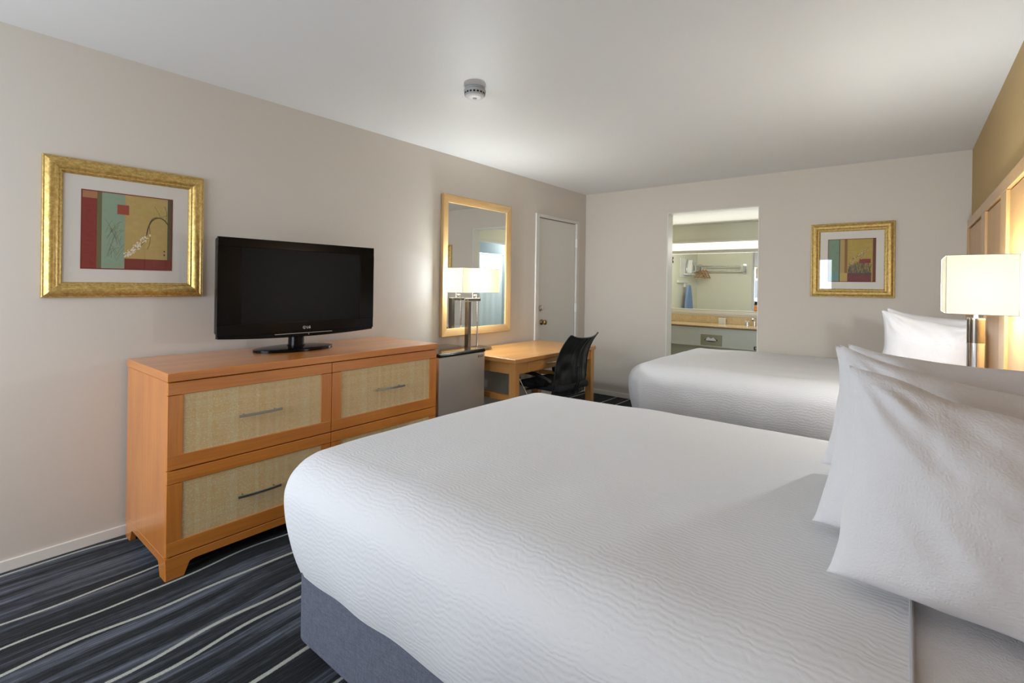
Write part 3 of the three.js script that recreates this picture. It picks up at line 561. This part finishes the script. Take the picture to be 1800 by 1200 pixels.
// pillows stand on edge in a row against the panelling
function pillowGeo(w, h, t, seed, slope) {
  const side = (s) => grid(56, 52, (u, v) => {
    let a = u * 2 - 1, b = v * 2 - 1; a = Math.sign(a) * Math.abs(a) ** .85; b = Math.sign(b) * Math.abs(b) ** .85;
    const pinch = .085;
    let x = w / 2 * a * (1 - pinch * (1 - b * b)), y = h / 2 * b * (1 - pinch * (1 - a * a));
    const prof = Math.pow(Math.max(0, 1 - Math.abs(a) ** 2.6), .62) * Math.pow(Math.max(0, 1 - Math.abs(b) ** 2.6), .62);
    const full = 1 + .18 * (-b) * (1 - a * a);
    let z = s * t / 2 * prof * full;
    const edge = Math.min(1, prof * 2.2);
    // creases that fan out from the upper corners
    for (const cx of [-1, 1]) { const dx = (a - cx) * w, dy = (b - 1) * h, d = Math.hypot(dx, dy), ang = Math.atan2(dy, dx * -cx); z += s * .007 * Math.sin(ang * 13 + seed * 1.7 + 2 * noise(d * 6 + 9, ang * 2 + 9, 99, 99, seed)) * Math.exp(-((d - .16) ** 2) / .012) * edge; }
    z += s * edge * (.016 * (noise(a * 2.2 + 20, b * 2.4 + 20, 99, 99, seed) - .5) + .010 * (noise(a * 5 + b * 3 + 40, b * 5 + 40, 99, 99, seed + 3) - .5));
    y += .010 * (noise(a * 3 + 60, seed, 99, 99, seed) - .5) * (b > 0 ? 1 : .3) * Math.abs(b);
    y -= slope * w * (a + 1) / 2 * (b + 1) / 2;
    x += .010 * (noise(b * 3 + 60, seed + 7, 99, 99, seed) - .5) * Math.abs(a);
    return [x, y, z];
  }, (u, v) => [u * w, v * h]);
  const back = side(-1); { const idx = back.index.array; for (let i = 0; i < idx.length; i += 3) { const q = idx[i]; idx[i] = idx[i + 1]; idx[i + 1] = q; } }
  back.computeVertexNormals(); return mergeGeometries([side(1), back]);
}
const pillowShape = [[.50, .45, .21, 5, .14], [.50, .465, .20, 12, .09]].map(a => pillowGeo(...a));
function pillow(top, k, x, y, z, rx, ry, rz, sy, label) {   // the lower edge flattens where it rests on the bed
  const m = new THREE.Matrix4().compose(new THREE.Vector3(x, y, z), new THREE.Quaternion().setFromEuler(new THREE.Euler(rx, ry, rz, 'YXZ')), new THREE.Vector3(1, sy, 1));
  const g = pillowShape[k].clone().applyMatrix4(m), p = g.attributes.position;
  for (let i = 0; i < p.count; i++) { const f = top(p.getX(i), p.getZ(i)), d = p.getY(i) - f; if (d < .04) p.setY(i, f + .04 * Math.exp((d - .04) / .04) * (d < .04 ? 1 : 0)); }
  g.translate(-x, -y, -z); g.computeVertexNormals();
  const o = mesh('pillow', g, M.cotton); o.position.set(x, y, z); return tag(o, label, 'pillow', 'white bed pillows');
}
pillow(nearTop, 0, 3.265, .921, 4.085, -.12, .04, -.09, .98, 'front white pillow of the nearest bed, closest to the camera');
pillow(nearTop, 1, 3.216, .920, 3.845, -.16, -.02, -.10, 1, 'second white pillow from the camera on the nearest bed');
pillow(nearTop, 1, 3.250, .940, 3.60, -.10, .03, .03, .97, 'third white pillow from the camera on the nearest bed');
pillow(nearTop, 1, 3.172, .905, 3.36, -.12, .02, -.08, .87, 'rearmost white pillow of the nearest bed');
pillow(farTop, 0, 3.237, .942, 1.27, -.10, .02, -.05, 1.04, 'front white pillow on the far bed');
pillow(farTop, 1, 3.262, .948, 1.045, -.12, 0, -.03, 1.02, 'rear white pillow on the far bed');

// ---------------------------------------------------------------- office chair at the desk
{
  const g = group('office_chair', 'black mesh office chair with curved arms pulled up to the desk', 'chair', [.70, 0, 1.68]); g.rotation.y = -0.05;
  // local x points away from the desk
  const back = (off) => grid(30, 36, (u, v) => {
    const s = u * 2 - 1, y = lerp(.37, .885, v) + .018 * Math.abs(s) ** 3 * sstep(.6, 1, v) - .03 * (1 - s * s) * sstep(.7, 1, v) * .4;
    const wv = .205 + .035 * (1 - v) + .008 * Math.sin(v * 3.1);
    const x = .185 + .012 * Math.sin(v * 6.3) + .02 * v + .125 * v ** 3 - .05 * s * s * (1 - .5 * v) + off;
    return [x, y, -s * wv];
  });
  const mm = std({ map: tex(256, 256, (u, v) => { const a = 14 + 22 * noise(u * 6, v * 8, 6, 8, 121) + (hash(Math.floor(u * 128), Math.floor(v * 128), 3) * 14); return [a, a + 3, a + 1]; }), roughness: .4, bumpMap: tex(256, 256, (u, v) => 0.7 * noise(u * 5, v * 7, 5, 7, 131) + .3 * noise(u * 14, v * 5, 14, 5, 132), false), bumpScale: .03, side: THREE.DoubleSide });
  mesh('backrest', back(0), mm, g);
  const edge = []; const bg = (u, v) => { const s = u * 2 - 1; return null; };
  const bp = back(0).attributes.position; const at = (i, j) => [bp.getX(j * 31 + i), bp.getY(j * 31 + i), bp.getZ(j * 31 + i)];
  for (let j = 0; j <= 36; j += 3) edge.push(at(0, j)); for (let i = 3; i <= 30; i += 3) edge.push(at(i, 36)); for (let j = 33; j >= 0; j -= 3) edge.push(at(30, j));
  mesh('back_frame', tube(edge, .006, 160, 8), M.blackPlastic, g);
  mesh('back_support', tube([[.02, .40, 0], [.18, .40, 0], [.235, .46, 0], [.245, .62, 0]], .014, 30, 8), M.blackPlastic, g);
  mesh('seat', bb(-.24, .215, .415, .475, -.225, .225, .028), std({ color: css(24, 25, 26), roughness: .9 }), g);
  for (const s of [-1, 1]) {
    const a = mesh('armrest', tube([[-.205, .49, s * .255], [-.215, .528, s * .26], [-.17, .553, s * .262], [-.04, .556, s * .262], [.07, .535, s * .262], [.145, .505, s * .258], [.10, .497, s * .25], [.065, .47, s * .235]], .0165, 60, 10), M.blackPlastic, g);
    mesh('arm_post', rod([-.205, .495, s * .255], [-.14, .36, s * .225], .0075), M.chrome, g);
    mesh('arm_bracket', rod([-.15, .40, s * .215], [.075, .47, s * .235], .010), M.blackPlastic, g);
  }
  mesh('gas_column', merge([cyl(.026, .026, .13, .30, 0, 0, 20), cyl(.018, .018, .28, .42, 0, 0, 20)]), M.blackPlastic, g);
  for (let i = 0; i < 5; i++) {
    const a = i * Math.PI * 2 / 5 + .3, cx = Math.cos(a) * .28, cz = Math.sin(a) * .28;
    const l = mesh('leg', tube([[0, .13, 0], [cx * .5, .115, cz * .5], [cx, .085, cz]], .017, 16, 8), M.blackPlastic, g);
    mesh('caster', merge([new THREE.CylinderGeometry(.028, .028, .018, 18).rotateX(Math.PI / 2).translate(cx, .028, cz - .014), new THREE.CylinderGeometry(.028, .028, .018, 18).rotateX(Math.PI / 2).translate(cx, .028, cz + .014), cyl(.008, .008, .03, .09, cx, cz, 10)]), M.blackPlastic, l);
  }
}
// ---------------------------------------------------------------- smoke detector
{
  const g = group('smoke_detector', 'round white smoke detector on the ceiling', 'smoke detector', [1.178, H, 3.272]);
  const lat = p => new THREE.LatheGeometry(p.map(q => new THREE.Vector2(q[0], q[1])), 48);
  mesh('mounting_plate', lat([[0, 0], [.056, 0], [.058, -.004], [.058, -.010], [.055, -.012], [0, -.012]]), M.greyPlastic, g);
  mesh('body', lat([[.054, -.011], [.061, -.014], [.063, -.018], [.063, -.024], [.059, -.026], [.058, -.046], [.054, -.05]]), M.greyPlastic, g);
  mesh('cover', lat([[.0545, -.0495], [.046, -.056], [.030, -.059], [0, -.060]]), M.whitePlastic, g);
  mesh('test_button', lat([[.012, -.058], [.012, -.062], [0, -.063]]), M.greyPlastic, g);
  for (let i = 0; i < 18; i++) { const a = i / 18 * Math.PI * 2; mesh('vent_slot', bb(-.006, .006, -.041, -.031, -.001, .001, 0).translate(0, 0, .0585).rotateY(a), M.blackPlastic, g); }
}
// ---------------------------------------------------------------- vanity
{
  const cz = -1.48, zw = AZ;
  const v = group('vanity_counter', 'tan stone vanity counter with a grey apron in the alcove', 'vanity');
  const stone = phys({ map: sized(tex(512, 512, (a, b) => { const t = .5 * noise(a * 40, b * 40, 40, 40, 141) + .3 * noise(a * 120, b * 120, 120, 120, 142) + .2 * noise(a * 9, b * 9, 9, 9, 143); return [lerp(204, 240, t), lerp(174, 218, t), lerp(128, 176, t)]; }), .5, .5), roughness: .25, clearcoat: .6, clearcoatRoughness: .1 });
  mesh('counter_top', bb(AX + .002, ARX - .02, .775, .80, zw + .02, cz, .004), stone, v);
  mesh('counter_edge', bb(AX + .002, ARX - .02, .770, .786, cz, cz + .006, .002), std({ color: css(128, 88, 56), roughness: .4 }), v);
  mesh('backsplash', bb(AX + .002, ARX - .02, .80, .905, zw, zw + .02, .003), stone, v);
  mesh('apron', bb(AX + .002, ARX - .02, .515, .775, cz - .04, cz - .02, .002), std({ color: css(206, 207, 200), roughness: .5 }), v);
  const tp = mesh('tissue_plate', bb(.944, 1.219, .532, .677, cz - .02, cz - .014, .002), std({ color: css(150, 146, 128), metalness: .7, roughness: .35 }), v);
  mesh('slot', new THREE.CylinderGeometry(1, 1, .004, 32).rotateX(Math.PI / 2).scale(.085, .022, 1).translate(1.081, .604, cz - .0135), M.blackPlastic, tp);
  const ts = grid(14, 8, (a, b) => [1.081 + (a - .5) * .15 * (1 - .4 * b), .596 + .04 * b + .008 * Math.sin(a * 9) * b, cz - .011 + .006 * Math.sin(a * 7 + 1) * b + .012 * b]);
  tag(mesh('tissue', ts, std({ color: css(240, 240, 240), roughness: .95, side: THREE.DoubleSide })), 'white paper tissue sticking out of the metal tissue plate', 'tissue');
  // mirror in a moulded white frame
  const mr = group('vanity_mirror', 'wide vanity mirror in a white moulded frame above the counter', 'mirror', [0, 0, 0]);
  const x0 = .24, x1 = 2.1;
  mesh('mirror_glass', bb(x0, x1, .985, 1.814, zw + .002, zw + .010, 0), M.mirror, mr);
  const mold = (y0, y1, n) => merge([bb(x0 - .06, x1 + .06, y0, y1, zw + .002, zw + .022, .004), bb(x0 - .06, x1 + .06, lerp(y0, y1, .28), lerp(y0, y1, .72), zw + .02, zw + .034, .006), bb(x0 - .06, x1 + .06, y0 + .004, lerp(y0, y1, .15), zw + .02, zw + .028, .003), bb(x0 - .06, x1 + .06, lerp(y0, y1, .85), y1 - .004, zw + .02, zw + .028, .003)]);
  mesh('frame_bar', mold(.905, .995), M.trim, mr);
  mesh('frame_bar', bb(x0 - .06, x0 + .01, .995, 1.814, zw + .002, zw + .03, .006, 'y'), M.trim, mr);
  mesh('frame_bar', bb(x1 - .01, x1 + .06, .995, 1.814, zw + .002, zw + .03, .006, 'y'), M.trim, mr);
  // long light valance over the mirror
  const vl = group('vanity_light', 'long white light valance above the vanity mirror', 'light', [0, 0, 0]);
  const glow = std({ color: 0xffffff, roughness: .5, emissive: new THREE.Color().setRGB(1, .98, .92), emissiveIntensity: .85 });
  mesh('housing', merge([bb(x0 - .06, x1 + .06, 1.955, 1.98, zw + .002, zw + .11, .004), bb(x0 - .06, x1 + .06, 1.815, 1.955, zw + .002, zw + .02, .003)]), M.trim, vl);
  mesh('diffuser', bb(x0 - .05, x1 + .05, 1.853, 1.955, zw + .02, zw + .10, .02), glow, vl);
  mesh('valance_moulding', merge([bb(x0 - .06, x1 + .06, 1.815, 1.835, zw + .02, zw + .075, .005), bb(x0 - .06, x1 + .06, 1.835, 1.853, zw + .02, zw + .09, .006)]), M.trim, vl);
  areaLight('vanity_tube_light', new THREE.Color().setRGB(1, .98, .88), 30, 1.9, .09, [(x0 + x1) / 2, 1.904, zw + .106], [(x0 + x1) / 2, 1.62, zw + 1]);
  areaLight('vanity_tube_downlight', new THREE.Color().setRGB(1, .98, .88), 10, 1.8, .05, [(x0 + x1) / 2, 1.812, zw + .105], [(x0 + x1) / 2, 0.8, zw + .16]);
  // faucet, soap
  const f = group('faucet', 'chrome faucet at the right end of the vanity', 'faucet', [1.535, .80, -1.86]);
  mesh('spout', tube([[0, 0, 0], [0, .09, 0], [0, .115, .03], [0, .10, .10], [0, .085, .115]], .012, 30, 10), M.chrome, f);
  mesh('handle', merge([cyl(.02, .018, 0, .05, -.09, 0, 16), bb(-.12, -.06, .05, .062, -.008, .008, .003)]), M.chrome, f);
  mesh('handle', merge([cyl(.02, .018, 0, .05, .09, 0, 16), bb(.06, .12, .05, .062, -.008, .008, .003)]), M.chrome, f);
  const so = group('soap_box', 'small white box standing on the vanity counter', 'soap box', [1.10, .80, -1.93]);
  mesh('box', bb(-.045, .045, 0, .07, -.025, .025, .006), M.whitePlastic, so); mesh('lid', bb(-.047, .047, .07, .082, -.027, .027, .004), M.whitePlastic, so);
  // electrical outlet low on the apron
  const ou = group('wall_outlet', 'small dark electrical outlet under the vanity counter', 'outlet', [1.645, .545, cz - .02]);
  mesh('plate', bb(-.035, .035, -.022, .022, 0, .006, .002), std({ color: css(40, 40, 40), roughness: .5 }), ou); mesh('socket', bb(-.02, -.004, -.012, .012, .005, .008, .001), M.greyPlastic, ou); mesh('socket', bb(.004, .02, -.012, .012, .005, .008, .001), M.greyPlastic, ou);
}
// ---------------------------------------------------------------- closet things seen in the vanity mirror
{
  // clothes rail on the back of the end wall
  const zr = -.35, r = group('clothes_rail', 'chrome double clothes rail on the alcove wall', 'clothes rail', [0, 0, 0]);
  mesh('rail_bar', rod([AX + .01, 1.685, zr], [.945, 1.685, zr], .011), M.chrome, r);
  mesh('rail_bar', rod([AX + .01, 1.60, zr + .08], [.945, 1.60, zr + .08], .011), M.chrome, r);
  for (const x of [.165, .93]) mesh('bracket', merge([bb(x - .012, x + .012, 1.585, 1.70, zr - .015, -T - .006, .003), bb(x - .03, x + .03, 1.55, 1.73, -T - .016, -T - .006, .003)]), M.chrome, r);
  // wooden hangers
  const wood = phys({ map: woodTex([206, 150, 88], [170, 112, 58], .8, 151), roughness: .45, clearcoat: .3 });
  const arm = new THREE.CatmullRomCurve3([[-.21, -.135, 0], [-.12, -.075, 0], [0, 0, 0], [.12, -.075, 0], [.21, -.135, 0]].map(p => new THREE.Vector3(...p)));
  [[.235, .10], [.285, .08], [.335, .06]].forEach(([x, turn], i) => {
    const h = group('clothes_hanger', ['wooden clothes hanger nearest the iron on the chrome rail', 'middle wooden clothes hanger on the chrome rail', 'wooden clothes hanger farthest from the iron on the chrome rail'][i], 'hanger', [x, 1.685, zr], 'wooden hangers');
    h.rotation.y = Math.PI / 2 + turn;
    mesh('hook', tube([[.022, -.008, 0], [.014, .012, 0], [0, .018, 0], [-.014, .010, 0], [-.012, -.012, 0], [0, -.03, 0], [0, -.07, 0]], .0022, 30, 6), M.chrome, h);
    mesh('shoulder_bar', new THREE.TubeGeometry(arm, 40, .011, 8).scale(1, 1, .7).translate(0, -.07, 0), wood, h);
    mesh('trouser_bar', rod([-.19, -.195, 0], [.19, -.195, 0], .006), wood, h);
  });
  // iron on its wall holder
  const ih = group('iron_holder', 'white wall holder carrying the clothes iron', 'iron holder', [AX + .002, 1.645, -.76]);
  mesh('plate', bb(0, .012, -.17, .165, -.28, .2, .006), M.whitePlastic, ih);
  mesh('shelf', bb(.012, .12, -.12, -.10, -.13, .12, .004), M.whitePlastic, ih);
  const ir = group('clothes_iron', 'white clothes iron stored on the wall holder', 'iron', [AX + .075, 1.555, -.74]);
  const sole = new THREE.Shape(); sole.moveTo(-.05, 0); sole.lineTo(.05, 0); sole.quadraticCurveTo(.055, .12, 0, .24); sole.quadraticCurveTo(-.055, .12, -.05, 0);
  mesh('soleplate', new THREE.ExtrudeGeometry(sole, { depth: .012, bevelEnabled: true, bevelSize: .003, bevelThickness: .003 }).rotateY(Math.PI / 2).translate(-.05, 0, 0), M.chrome, ir);
  mesh('housing', new THREE.ExtrudeGeometry(sole, { depth: .05, bevelEnabled: true, bevelSize: .004, bevelThickness: .012 }).scale(.85, .9, 1).rotateY(Math.PI / 2).translate(-.022, .005, 0), M.whitePlastic, ir);
  mesh('handle', tube([[.04, .02, 0], [.085, .03, 0], [.09, .10, 0], [.075, .165, 0], [.03, .18, 0]], .015, 30, 10), M.greyPlastic, ir);
  // ironing board hung from a T bracket
  const hb = group('board_hanger', 'white T-shaped bracket holding the ironing board', 'bracket', [AX + .002, 1.40, -.90]);
  mesh('crossbar', bb(0, .03, -.02, .02, -.27, .2, .008), M.whitePlastic, hb); mesh('stem', bb(0, .035, -.09, -.02, .04, .10, .006), M.whitePlastic, hb);
  const ib = group('ironing_board', 'blue ironing board hanging on the alcove wall', 'ironing board', [AX + .03, .12, -.83]);
  const bs = new THREE.Shape(); bs.moveTo(-.17, 0); bs.lineTo(.17, 0); bs.lineTo(.165, .75); bs.quadraticCurveTo(.12, 1.08, .04, 1.20); bs.quadraticCurveTo(0, 1.24, -.04, 1.20); bs.quadraticCurveTo(-.12, 1.08, -.165, .75); bs.closePath();
  mesh('board', new THREE.ExtrudeGeometry(bs, { depth: .02, bevelEnabled: true, bevelSize: .01, bevelThickness: .01, bevelSegments: 3 }).rotateY(Math.PI / 2).translate(.05, 0, 0), std({ color: css(136, 160, 200), roughness: .9 }), ib);
  mesh('leg', merge([rod([.022, .05, -.10], [.022, .95, .06], .009), rod([.022, .05, .10], [.022, .95, -.06], .009)]), M.whitePlastic, ib);
  const sw = group('light_switch', 'small brown light switch plate on the alcove wall', 'switch', [AX + .002, 1.755, -1.366]);
  mesh('plate', bb(0, .006, -.05, .05, -.022, .022, .002), std({ color: css(64, 48, 36), roughness: .7 }), sw); mesh('toggle', bb(.005, .016, -.012, .012, -.006, .006, .002), M.whitePlastic, sw);
}
renderer.render(scene, camera);
